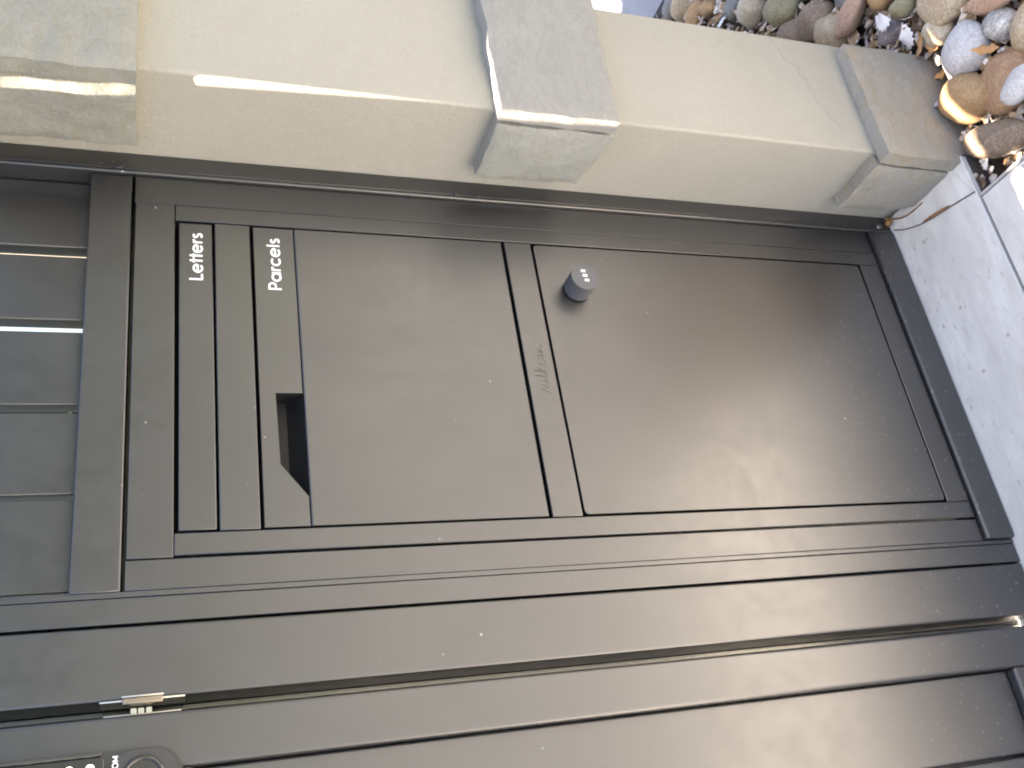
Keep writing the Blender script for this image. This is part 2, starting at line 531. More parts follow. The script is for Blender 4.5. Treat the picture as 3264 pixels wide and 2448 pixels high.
def slab(name, origin, ux, uz, un, W_, H_, T_, mat, rough=0.0012, seed=0, shape=None, chip=0.003):
    """a riven slab: origin corner, width axis ux, height axis uz, outward normal un; shape(s,t) may move the outline"""
    nx, nz = max(6, int(W_ / 0.006)), max(6, int(H_ / 0.006))
    bm = bmesh.new()
    ux, uz, un = Vector(ux), Vector(uz), Vector(un)
    def at(i, j, front):
        s, t_ = i / nx, j / nz
        w, h = s * W_, t_ * H_
        p = Vector((w * 9 + seed * 3.7, h * 9, seed * 1.3))
        de = min(i, nx - i, j, nz - j)
        d = T_
        if front:
            d += rough * 1.6 * noise.fractal(p * 1.4, 0.6, 2.0, 5) + rough * 0.8 * noise.noise(p * 7)
            if de == 0:
                d -= 0.0016 + chip * max(0, noise.noise(p * 2.2 + Vector((5, 5, 5))))
            elif de == 1:
                d -= 0.0004 + chip * 0.35 * max(0, noise.noise(p * 2.2 + Vector((5, 5, 5))))
        else:
            d = 0.0
        dw = dh = 0.0
        if i in (0, nx): dw = 0.0030 * noise.noise(Vector((h * 26, seed, i))) + 0.0010 * noise.noise(Vector((h * 90, seed, i)))
        if j in (0, nz): dh = 0.0030 * noise.noise(Vector((w * 26, seed + 9, j))) + 0.0010 * noise.noise(Vector((w * 90, seed + 9, j)))
        if shape:
            a, b_ = shape(s, t_)
            dw += a; dh += b_
        return Vector(origin) + ux * (w + dw) + uz * (h + dh) + un * d - PO
    F = [[bm.verts.new(at(i, j, True)) for j in range(nz + 1)] for i in range(nx + 1)]
    for i in range(nx):
        for j in range(nz):
            bm.faces.new((F[i][j], F[i + 1][j], F[i + 1][j + 1], F[i][j + 1]))
    ring = [(i, 0) for i in range(nx)] + [(nx, j) for j in range(nz)] + [(i, nz) for i in range(nx, 0, -1)] + [(0, j) for j in range(nz, 0, -1)]
    mid = [bm.verts.new(at(i, j, False) + un * (T_ * 0.55 + 0.0006 * noise.noise(Vector((i * .7, j * .7, seed))))) for i, j in ring]
    back = [bm.verts.new(at(i, j, False)) for i, j in ring]
    n = len(ring)
    for k in range(n):
        a = F[ring[k][0]][ring[k][1]]; b_ = F[ring[(k + 1) % n][0]][ring[(k + 1) % n][1]]
        bm.faces.new((a, b_, mid[(k + 1) % n], mid[k]))
        bm.faces.new((mid[k], mid[(k + 1) % n], back[(k + 1) % n], back[k]))
    bm.faces.new(back[::-1])
    o = obj(name, bm, mat, pillar, True)
    o.data.set_sharp_from_angle(angle=math.radians(50))
    return o

FX, FZ, FN = (1, 0, 0), (0, 0, 1), (0, -1, 0)        # front slabs
RX, RN = (0, 1, 0), (-1, 0, 0)                        # return slabs, width runs into the reveal
T = 0.0215
# top band
slab('quoin_stone', (0.2440, YF - 0.0005, 1.046), FX, FZ, FN, 0.2265, 0.16, T, M['stone_olive'], 0.0015, 1)
slab('quoin_stone', (XA + 0.0005, -0.1315, 1.0475), RX, FZ, RN, 0.0925, 0.155, T, M['stone_olive'], 0.0016, 2)
# middle band
slab('quoin_stone', (0.2495, YF - 0.0005, 0.515), FX, FZ, FN, 0.223, 0.1475, T, M['stone_lilac'], 0.0006, 3,
     lambda s, t: (0, -0.005 * s * (1 - t)), 0.0012)
slab('quoin_stone', (XA + 0.0005, -0.1305, 0.511), RX, FZ, RN, 0.091, 0.149, T, M['stone_grey'], 0.0014, 4,
     lambda s, t: (0, 0.016 * s * (1 - t)))
# foot band
slab('quoin_stone', (0.2485, YF - 0.0005, -0.049), FX, FZ, FN, 0.199, 0.171, T, M['stone_tan'], 0.0007, 5, None, 0.0012)
slab('quoin_stone', (XA + 0.0005, -0.1300, -0.0055), RX, FZ, RN, 0.088, 0.127, T, M['stone_tan'], 0.0012, 6,
     lambda s, t: (0, (0.034 * max(0.0, (s - 0.78) / 0.22) + 0.0015 * math.sin(s * 9)) * (1 - t)))
# mortar fillet against the tile, its edge bowing away from the pillar
curve = [(0.1975, -0.1555), (0.2055, -0.114), (0.2145, -0.067), (0.2275, -0.032), (0.2415, -0.010)]
def catmull(P, n=8):
    out = []
    Q = [P[0]] + P + [P[-1]]
    for i in range(1, len(Q) - 2):
        for k in range(n):
            t = k / n
            a, b_, c, d = (Vector(Q[i + j]) for j in (-1, 0, 1, 2))
            out.append(0.5 * ((2 * b_) + (c - a) * t + (2 * a - 5 * b_ + 4 * c - d) * t * t + (3 * b_ - a - 3 * c + d) * t ** 3))
    out.append(Vector(P[-1]))
    return out
cv = catmull([Vector((x, y, 0)) for x, y in curve])
bm = bmesh.new()
A_, B_, C_, D_ = [], [], [], []
for i, p in enumerate(cv):
    s = i / (len(cv) - 1)
    yb = -0.131 + s * 0.121
    A_.append(bm.verts.new(Vector((p.x, p.y, 0.0012)) - PO))
    mx = p.lerp(Vector((0.262, yb, 0)), 0.5)
    B_.append(bm.verts.new(Vector((mx.x, mx.y, 0.0015)) - PO))
    C_.append(bm.verts.new(Vector((0.262, yb, 0.0018)) - PO))
    D_.append(bm.verts.new(Vector((0.262, yb, -0.004)) - PO))
for i in range(len(cv) - 1):
    bm.faces.new((A_[i], A_[i + 1], B_[i + 1], B_[i])); bm.faces.new((B_[i], B_[i + 1], C_[i + 1], C_[i]))
    bm.faces.new((C_[i], C_[i + 1], D_[i + 1], D_[i])); bm.faces.new((D_[i], D_[i + 1], A_[i + 1], A_[i]))
bm.faces.new((A_[0], B_[0], C_[0], D_[0])); bm.faces.new((A_[-1], D_[-1], C_[-1], B_[-1]))
obj('mortar_fillet', bm, M['tile'], pillar)

def tube_bm(P, rad, n=8, bm=None, off=Vector()):
    bm = bm or bmesh.new()
    rings = []
    for i, p in enumerate(P):
        d = (P[min(i + 1, len(P) - 1)] - P[max(i - 1, 0)]).normalized()
        a = d.cross(Vector((0, 0, 1)))
        a = a.normalized() if a.length > 1e-6 else Vector((1, 0, 0))
        b_ = a.cross(d)
        r = rad(i / (len(P) - 1)) if callable(rad) else rad
        rings.append([bm.verts.new(p - off + (a * math.cos(2 * math.pi * k / n) + b_ * math.sin(2 * math.pi * k / n)) * r) for k in range(n)])
    for i in range(len(rings) - 1):
        for k in range(n):
            bm.faces.new((rings[i][k], rings[i][(k + 1) % n], rings[i + 1][(k + 1) % n], rings[i + 1][k]))
    bm.faces.new(rings[0][::-1]); bm.faces.new(rings[-1])
    return bm
bead = [Vector((p.x, p.y, 0.0012)) for p in cv]
obj('grout_line', tube_bm(bead, 0.0009, 6, off=PO), M['grout'], pillar, True)
seg = [Vector((p.x + 0.0016, p.y, 0.0026)) for p in cv[8:18]]
obj('sealant_smear', tube_bm(seg, lambda s: 0.0004 + 0.0020 * math.sin(math.pi * min(1, s * 1.02)) ** 0.8, 8, off=PO), M['sealant'], pillar, True)
top = catmull([Vector(q) for q in ((0.262, -0.009, 0.009), (0.254, -0.020, 0.006), (0.246, -0.034, 0.0045), (0.2425, -0.052, 0.003), (0.2425, -0.075, 0.002))], 5)
obj('sealant_smear', tube_bm(top, lambda s: 0.0009 + 0.0014 * abs(noise.noise(Vector((s * 7, 1, 1)))) + 0.0045 * max(0, 0.35 - s), 8, off=PO), M['sealant'], pillar, True)
# hairline crack down the front
cr = [(0.4662, 0.230), (0.452, 0.228), (0.440, 0.219), (0.425, 0.216), (0.409, 0.199), (0.396, 0.200), (0.384, 0.192),
      (0.371, 0.193), (0.360, 0.187), (0.349, 0.189), (0.338, 0.178), (0.323, 0.176), (0.311, 0.165), (0.299, 0.163)]
bm = bmesh.new()
ribbon(bm, [(x - PO.x - 0.001, z - PO.z) for x, z in cr], 0.0006, YF - 0.0002 - PO.y, YF + 0.001 - PO.y)
obj('crack', bm, M['crack'], pillar)

# ------------------------------------------------------------------ slat fence panel
fence = thing('fence', 'black aluminium slat fence panel framing the parcel box', 'fence', (0.0, 0.02, 0.0))
ZT = 1.47
wc = part('wall_channel', 0.2455, 0.2680, -0.004, 0.045, 0.001, ZT, M['coat'], fence, 0.0012)
part('channel_lip', 0.2395, 0.2448, -0.0055, 0.030, 0.001, ZT, M['coat'], fence, 0.0018, 3)
fo = fence.location
for z, mt, r in ((1.067, 'coat', 0.0062), (0.021, 'zinc', 0.0046), (0.677, 'coat', 0.0030)):
    x = 0.2505 if z > 0.7 or z < 0.1 else 0.2460
    y = -0.004 if z != 0.677 else -0.0055
    smooth_by_angle(obj('screw', disc_bm(x - fo.x, z - fo.z, y - 0.0022 - fo.y, y + 0.004 - fo.y, r, 20, 0.0011), M[mt], fence))
part('post', 0.2033, 0.2390, 0.0, 0.040, 0.0472, 1.0486, M['coat'], fence, 0.0006)
part('post', -0.2338, -0.2055, 0.0, 0.040, 0.0472, 1.0486, M['coat'], fence, 0.0006)
part('trim', -0.2394, -0.2343, -0.0006, 0.040, 0.001, ZT, M['coat'], fence, 0.0007)
part('post', -0.2632, -0.2398, 0.0, 0.040, 0.001, ZT, M['coat'], fence, 0.0010)
part('transom', -0.2340, 0.2390, 0.0, 0.040, 1.0520, 1.0945, M['coat'], fence, 0.0016)
part('bottom_rail', -0.2335, 0.2390, -0.0075, 0.038, 0.001, 0.0456, M['coat'], fence, 0.0030, 3)
part('backing_strip', -0.2335, 0.2450, 0.0405, 0.0435, 1.030, 1.075, M['coat'], fence, 0.0004)
part('backing_strip', -0.2750, -0.2500, 0.0505, 0.0535, 0.001, ZT, M['coat'], fence, 0.0004)
edges = [(0.152, 0.2390), (0.061, 0.1402), (-0.0365, 0.0472), (-0.131, -0.0448), (-0.226, -0.1362)]
for a, b_ in edges:
    part('slat', a, b_, 0.020, 0.038, 1.080, ZT, M['coat'], fence, 0.0016, 3)
part('cap_rail', -0.2640, 0.2675, -0.0895, 0.070, ZT + 0.0005, ZT + 0.030, M['coat'], fence, 0.002)
part('awning_slat', -0.2640, 0.2675, -0.2600, -0.1045, ZT + 0.0005, ZT + 0.030, M['coat'], fence, 0.002)
for x in (-0.262, 0.256):
    part('awning_bracket', x, x + 0.010, -0.2580, -0.0050, ZT + 0.0305, ZT + 0.042, M['coat'], fence, 0.001)

# ------------------------------------------------------------------ parcel box
BX = thing('parcel_box', 'black parcel and letter box with lettered slots and a combination lock', 'letterbox', (0.0, 0.1, 0.047))
bo = BX.location
part('body', -0.199, 0.199, 0.034, 0.33, 0.048, 1.047, M['dark'], BX, 0.002)
part('surround', -0.2045, 0.2025, -0.0012, 0.030, 1.0072, 1.0480, M['coat_box'], BX, 0.0008)
part('surround', 0.1812, 0.2021, -0.0012, 0.030, 0.0475, 1.0066, M['coat_box'], BX, 0.0009)
part('surround', -0.2030, -0.1815, -0.0012, 0.030, 0.0475, 1.0066, M['coat_box'], BX, 0.0009)
part('surround', -0.1810, 0.1807, -0.0012, 0.030, 0.0475, 0.0822, M['coat_box'], BX, 0.0009)
G = 0.0016
lf = part('letter_flap', -0.1790, 0.1788, -0.0006, 0.010, 0.9680, 1.0030, M['coat_box'], BX, 0.0012)
part('centre_rail', -0.1803, 0.1803, -0.0010, 0.012, 0.9275, 0.9655, M['coat_box'], BX, 0.0010)
lr = part('logo_rail', -0.1803, 0.1803, -0.0010, 0.012, 0.5870, 0.6225, M['coat_box'], BX, 0.0010)

# parcel door: a flat strip with a notch for the fingers above the bent door skin
pd = bpy.data.objects.new('parcel_door', None); link(pd, BX); pd.empty_display_size = 0.03
strip = [(-0.1790, 0.8795), (-0.1480, 0.8795), (-0.1130, 0.9065), (-0.0320, 0.9080), (-0.0320, 0.8795), (0.1788, 0.8795), (0.1788, 0.9240), (-0.1790, 0.9240)]
bm = prism_bm([(x - bo.x, z - bo.z) for x, z in strip], -0.0008 - bo.y, 0.0012 - bo.y)
bevel_front(bm, -0.0008 - bo.y, 0.0005, 1)
obj('door_strip', bm, M['coat_box'], pd)
# skin with its top edge folded inward
prof = [(-0.0004, 0.6265), (-0.0008, 0.6272), (-0.0008, 0.8770), (-0.0004, 0.8783), (0.0012, 0.8788), (0.005, 0.8800), (0.012, 0.8835), (0.019, 0.8885), (0.024, 0.8940), (0.024, 0.6265)]
bm = bmesh.new()
a = [bm.verts.new((-0.1790 - bo.x, y - bo.y, z - bo.z)) for y, z in prof]
b_ = [bm.verts.new((0.1788 - bo.x, y - bo.y, z - bo.z)) for y, z in prof]
bm.faces.new(a); bm.faces.new(b_[::-1])
for i in range(len(prof)):
    j = (i + 1) % len(prof)
    bm.faces.new((a[i], a[j], b_[j], b_[i]))
smooth_by_angle(obj('door_skin', bm, M['coat_box'], pd), 40)
# finger recess lining behind the notch
bm = bmesh.new()
box_bm(-0.150 - bo.x, -0.0305 - bo.x, 0.0245 - bo.y, 0.0265 - bo.y, 0.866 - bo.z, 0.912 - bo.z, 0, bm=bm)
box_bm(-0.150 - bo.x, -0.0305 - bo.x, 0.0013 - bo.y, 0.0243 - bo.y, 0.909 - bo.z, 0.911 - bo.z, 0, bm=bm)
box_bm(-0.0318 - bo.x, -0.0300 - bo.x, 0.0013 - bo.y, 0.0243 - bo.y, 0.876 - bo.z, 0.9088 - bo.z, 0, bm=bm)
obj('finger_recess', bm, M['dark'], pd)

# lower access door with softly rounded corners
bm = prism_bm([(x - bo.x, z - bo.z) for x, z in rrect(-0.1785, 0.1785, 0.0850, 0.5838, 0.004)], -0.0008 - bo.y, 0.012 - bo.y)
bevel_front(bm, -0.0008 - bo.y, 0.0011, 2)
ad = smooth_by_angle(obj('access_door', bm, M['coat_box'], BX))

# printed words
lettering('lettering', 'Letters', 0.1040, 0.9785, 0.0098, 0.0620, 0.0021, -0.0009, M['white_print'], lf, off=bo)
lettering('lettering', 'Parcels', 0.0955, 0.8955, 0.0098, 0.0695, 0.0021, -0.0011, M['white_print'], pd, off=bo)
# script logo, one running line of handwriting
bm = bmesh.new()
logo = [[(0, 0), (0.25, 0.2), (0.55, 0.95), (0.7, 0.1), (1.1, 0.85), (1.2, 0.05), (1.45, 0.05)],
        [(1.45, 0.05), (1.65, 0.7), (1.75, 0.05), (2.0, 0.1)], [(1.72, 1.0), (1.78, 1.05)],
        [(2.0, 0.1), (2.3, 1.35), (2.2, 1.4), (2.25, 0.05), (2.6, 0.1)],
        [(2.6, 0.1), (2.95, 1.35), (2.85, 1.4), (2.82, 0.0)], [(3.2, 0.85), (2.85, 0.45), (3.25, 0.05), (3.5, 0.05)],
        [(4.0, 0.65), (3.7, 0.7), (3.6, 0.25), (3.85, 0.03), (4.3, 0.1)],
        [(4.85, 0.65), (4.5, 0.65), (4.4, 0.2), (4.65, 0.05), (4.85, 0.6), (4.9, 0.05), (5.15, 0.1)],
        [(5.15, 0.1), (5.3, 0.6), (5.35, 0.05), (5.6, 0.6), (5.75, 0.5), (5.8, 0.05), (6.3, 0.1)]]
for j, st in enumerate(logo):
    ribbon(bm, [(-0.031 + x * 0.0105 - bo.x, 0.5975 + z * 0.0112 - bo.z) for x, z in st], 0.0010, -0.00125 - 0.00004 * (j % 3) - bo.y, -0.0006 - bo.y)
obj('logo', bm, M['logo'], lr)

# combination lock
KX, KZ, KY = 0.114, 0.537, -0.030
bm = disc_bm(KX - bo.x, KZ - bo.z, KY - bo.y, -0.004 - bo.y, 0.0178, 48, 0.0012)
cl = smooth_by_angle(obj('combination_lock', bm, M['knob'], BX))
smooth_by_angle(obj('lock_collar', disc_bm(KX - bo.x, KZ - bo.z, -0.0038 - bo.y, -0.0009 - bo.y, 0.0160, 40), M['dark'], cl))
for i in (-1, 0, 1):
    cxx = KX + i * 0.0066 + 0.002
    czz = KZ + 0.0012 * i
    bm = box_bm(cxx - 0.0021 - bo.x, cxx + 0.0021 - bo.x, KY - 0.0012 - bo.y, KY + 0.002 - bo.y, czz - 0.0034 - bo.z, czz + 0.0036 - bo.z, 0.0008)
    o = smooth_by_angle(obj('dial', bm, M['dial'], cl))

# ------------------------------------------------------------------ gate post
gp = thing('gate_post', 'black square aluminium gate post beside the fence panel with steel strike plate', 'post', (-0.297, 0.02, 0.0))
go = gp.location
part('post_tube', -0.3290, -0.2652, 0.0, 0.050, 0.001, 1.47, M['coat'], gp, 0.0028, 4)
part('post_cap', -0.3340, -0.2642, -0.1220, 0.070, 1.4705, 1.50, M['coat'], gp, 0.002)
part('awning_slat', -0.3340, -0.2642, -0.2600, -0.1370, 1.4705, 1.50, M['coat'], gp, 0.002)
part('awning_bracket', -0.3050, -0.2950, -0.2580, -0.0050, 1.5005, 1.512, M['coat'], gp, 0.001)
part('stop_strip', -0.3355, -0.3292, 0.0405, 0.0445, 0.002, 1.46, M['strip'], gp, 0.0014)
part('stop_flange', -0.3560, -0.3292, 0.0505, 0.0545, 0.002, 1.46, M['coat'], gp, 0.0006)
sp = part('strike_plate', -0.3308, -0.3292, -0.002, 0.026, 0.997, 1.066, M['steel'], gp, 0.0005)
part('strike_lip', -0.3278, -0.3264, -0.0040, -0.0010, 1.0145, 1.0485, M['steel'], sp, 0.0005)
part('strike_box', -0.3335, -0.3279, -0.0030, 0.0080, 1.0150, 1.0480, M['bronze'], sp, 0.0012)

# ------------------------------------------------------------------ gate
gate = thing('gate', 'black vertical slat gate with a keypad lock on its stile', 'gate', (-0.85, 0.02, 0.02))
part('stile', -0.3880, -0.3415, 0.0, 0.040, 0.022, 1.46, M['coat_gate'], gate, 0.0035, 4)
part('stile', -1.350, -1.3035, 0.0, 0.040, 0.022, 1.46, M['coat_gate'], gate, 0.0035, 4)
part('lock_rail', -1.303, -0.3875, 0.0010, 0.039, 0.990, 1.225, M['coat_gate'], gate, 0.0045, 4)
part('bottom_rail', -1.303, -0.3875, 0.0010, 0.039, 0.022, 0.075, M['coat_gate'], gate, 0.0035, 4)
part('top_rail', -1.303, -0.3875, 0.0010, 0.039, 1.415, 1.459, M['coat_gate'], gate, 0.0035, 4)
part('cap_rail', -1.352, -0.3343, -0.1220, 0.070, 1.4605, 1.49, M['coat_gate'], gate, 0.002)
part('backing_sheet', -1.303, -0.3876, 0.0325, 0.0345, 0.075, 1.415, M['coat_gate'], gate, 0.0004)
part('awning_slat', -1.352, -0.3343, -0.2600, -0.1370, 1.4605, 1.49, M['coat_gate'], gate, 0.002)
for x in (-1.350, -0.380):
    part('awning_bracket', x, x + 0.010, -0.2580, -0.0050, 1.4905, 1.502, M['coat_gate'], gate, 0.001)
x = -0.3887
while x > -1.29:
    for z0, z1 in ((0.0755, 0.9895), (1.2255, 1.4145)):
        part('slat', max(x - 0.0915, -1.302), x, 0.013, 0.032, z0, z1, M['coat_gate'], gate, 0.0024, 3)
    x -= 0.0945
fp = part('lock_faceplate', -0.3412, -0.3400, 0.006, 0.028, 1.000, 1.063, M['steel'], gate, 0.0004)
for z in (1.024, 1.0305, 1.0365):
    part('latch_bolt', -0.3398, -0.3345, 0.010, 0.022, z, z + 0.0050, M['latch'], gate, 0.0008)
# keypad lock: back plate, keypad module, button module
gl = gate.location
def gprism(name, pts, y0, y1, mat, parent, bev=0.0012, seg=3):
    bm = prism_bm([(x - gl.x, z - gl.z) for x, z in pts], y0 - gl.y, y1 - gl.y)
    if bev: bevel_front(bm, y0 - gl.y, bev, seg)
    return smooth_by_angle(obj(name, bm, mat, parent))
kl = gprism('keypad_lock', rrect(-0.442, -0.3705, 0.9985, 1.26, 0.024, 10), -0.008, -0.0006, M['lock_satin'], gate, 0.002)
gprism('button_module', rrect(-0.440, -0.3722, 1.0030, 1.0560, 0.020, 10), -0.014, -0.0082, M['lock_satin'], kl, 0.0022)
ringb = []
bm = bmesh.new()
nn = 44
for k in range(nn):
    for r, y in ((0.0170, -0.0138), (0.0170, -0.0158), (0.0150, -0.0165), (0.0136, -0.0158), (0.0136, -0.0138)):
        a = 2 * math.pi * k / nn
        ringb.append(bm.verts.new((-0.3945 + r * math.cos(a) - gl.x, y - gl.y, 1.0300 + r * math.sin(a) - gl.z)))
for k in range(nn):
    for j in range(4):
        bm.faces.new((ringb[k * 5 + j], ringb[((k + 1) % nn) * 5 + j], ringb[((k + 1) % nn) * 5 + j + 1], ringb[k * 5 + j + 1]))
obj('button_ring', bm, M['lock_black'], kl, True)
smooth_by_angle(obj('lock_button', disc_bm(-0.3945 - gl.x, 1.0300 - gl.z, -0.0150 - gl.y, -0.0138 - gl.y, 0.0133, 40, 0.0005), M['lock_black'], kl))
gprism('keypad_panel', rrect(-0.440, -0.3745, 1.0600, 1.255, 0.004, 4), -0.0120, -0.0082, M['lock_black'], kl, 0.0008)
gprism('side_bar', rrect(-0.3742, -0.3708, 1.0620, 1.255, 0.0012, 3), -0.0150, -0.0082, M['lock_satin'], kl, 0.0010)
for r in range(4):
    for c in range(3):
        z = 1.0705 + 0.0155 * r
        xx = -0.3830 - 0.017 * c
        if c == 0: xx += 0.0008 * r * 0
        smooth_by_angle(obj('key', disc_bm(xx - gl.x, z - gl.z, -0.0128 - gl.y, -0.0121 - gl.y, 0.0030, 20, 0.0003), M['key_light'], kl))
lettering('lettering', 'COM', -0.3905, 1.0495, 0.0030, 0.0150, 0.0008, -0.0143, M['white_print'], kl, off=gl)

# ------------------------------------------------------------------ shrub behind the fence
def shrub(loc, rx, ry, h, n, label):
    t = thing('shrub', label, 'shrub', loc)
    bm = bmesh.new()
    for k in range(n):
        u = random.uniform(0, 2 * math.pi); z = random.uniform(0.05, 1)
        rr = math.sqrt(max(0.05, 1 - (z * 0.9) ** 2.5)) * random.uniform(0.35, 1.0) ** 0.5
        p = Vector((rx * rr * math.cos(u), ry * rr * math.sin(u), z * h))
        d = Vector((random.gauss(0, 1), random.gauss(0, 1), random.gauss(0.3, 1))).normalized()
        e = d.cross(Vector((random.gauss(0, 1), random.gauss(0, 1), random.gauss(0, 1)))).normalized()
        l = random.uniform(0.03, 0.055)
        vs = [bm.verts.new(p), bm.verts.new(p + d * l * 0.5 + e * l * 0.28), bm.verts.new(p + d * l), bm.verts.new(p + d * l * 0.5 - e * l * 0.28)]
        bm.faces.new(vs)
    obj('foliage', bm, M['leafgreen'], t)
    bm = bmesh.new()
    for k in range(9):
        a = random.uniform(0, 6.28)
        P = [Vector((0.04 * math.cos(a), 0.04 * math.sin(a), 0)), Vector((rx * .4 * math.cos(a), ry * .4 * math.sin(a), h * .45)), Vector((rx * .7 * math.cos(a), ry * .7 * math.sin(a), h * .85))]
        tube_bm(catmull(P, 4), lambda s: 0.014 * (1 - s * 0.8), 6, bm)
    obj('stems', bm, M['bark'], t)
    return t
shrub((0.10, 0.95, -0.006), 0.42, 0.40, 2.7, 26000, 'dark leafy shrub seen only through gaps of slat fence')
shrub((0.70, 0.46, -0.05), 0.21, 0.20, 1.9, 12000, 'narrow dark shrub added out of view behind the pillar to shade the path')  # unseen shrub, added to shade path and gravel and darken a slat gap
shrub((-0.80, 1.05, -0.006), 0.42, 0.45, 1.9, 7000, 'dark leafy shrub behind the slat gate')

# unseen trees added over the road to darken reflections in the satin paint
def tree(loc, h, r, n, label):
    t = thing('reflection_tree', label, 'tree', loc)
    bm = bmesh.new()
    for k in range(n):
        c = random.randrange(9)
        rc = random.Random(c * 7 + int(loc[0]))
        cc = Vector((rc.uniform(-.6, .6) * r, rc.uniform(-.6, .6) * r, h * rc.uniform(0.45, 0.85)))
        p = cc + Vector((random.gauss(0, 1), random.gauss(0, 1), random.gauss(0, 1))) * r * 0.27
        d = Vector((random.gauss(0, 1), random.gauss(0, 1), random.gauss(0, 1))).normalized()
        e = d.cross(Vector((random.gauss(0, 1), random.gauss(0, 1), random.gauss(0, 1)))).normalized()
        l = random.uniform(0.12, 0.24)
        bm.faces.new([bm.verts.new(q) for q in (p, p + d * l * .5 + e * l * .3, p + d * l, p + d * l * .5 - e * l * .3)])
    obj('crown', bm, M['leafgreen'], t)
    bm = bmesh.new()
    tube_bm(catmull([Vector((0, 0, 0)), Vector((0.06, 0, h * .3)), Vector((-0.05, 0.05, h * .7))], 5), lambda s: 0.16 * (1 - 0.75 * s), 8, bm)
    for k in range(6):
        a = k * 1.05
        tube_bm(catmull([Vector((0.03, 0, h * .32)), Vector((r * .35 * math.cos(a), r * .35 * math.sin(a), h * .5)), Vector((r * .7 * math.cos(a), r * .7 * math.sin(a), h * .72))], 4), lambda s: 0.06 * (1 - 0.8 * s), 6, bm)
    obj('trunk', bm, M['bark'], t)
for x, nm in ((3.2, 'tallest tree added for its reflection across the road, opposite the parcel box'), (7.4, 'bushy tree added for its reflection beside the tallest one across the road'), (11.8, 'spreading tree added for its reflection at the end of row across the road')):
    tree((x, -16.0, -0.02), 6.6 - 0.15 * x, 2.3, 9000, nm)

# ------------------------------------------------------------------ pebbles
def ico(sub):
    bm = bmesh.new()
    bmesh.ops.create_icosphere(bm, subdivisions=sub, radius=1.0)
    return bm

def pebble_mesh(seed, sub=3, ang=0.3):
    bm = ico(sub)
    cuts = []
    rr = random.Random(seed)
    for k in range(rr.randint(4, 8)):                    # a few worn flats
        d = Vector((rr.gauss(0, 1), rr.gauss(0, 1), rr.gauss(0, 1))).normalized()
        cuts.append((d, rr.uniform(0.66, 0.93)))
    for v in bm.verts:
        p = v.co.copy()
        f = 1 + ang * 0.55 * noise.noise(p * 1.1 + Vector((seed * 2.1, seed, 0))) + 0.05 * noise.noise(p * 3.1 + Vector((seed, 3, 0)))
        p *= f
        for d, h in cuts:
            q = p.dot(d)
            if q > h:
                p -= d * (q - h) * 0.75
        v.co = p
    me = bpy.data.meshes.new('pebble')
    bm.to_mesh(me); bm.free()
    for p in me.polygons: p.use_smooth = True
    return me

def pebble(x, y, z, lx, ly, lz, rot, col, seed, label, group=None, sub=3, ang=0.25, tilt=(0, 0), name='pebble'):
    me = pebble_mesh(seed, sub, ang)
    me.materials.append(PM[col])
    o = bpy.data.objects.new(name, me)
    o.location = (x, y, z)
    o.scale = (lx, ly, lz)
    o.rotation_euler = (tilt[0], tilt[1], rot)
    link(o)
    return tag(o, label, 'pebble', group)

VD = math.atan2(-0.064, -0.070)          # direction that runs along most of these stones
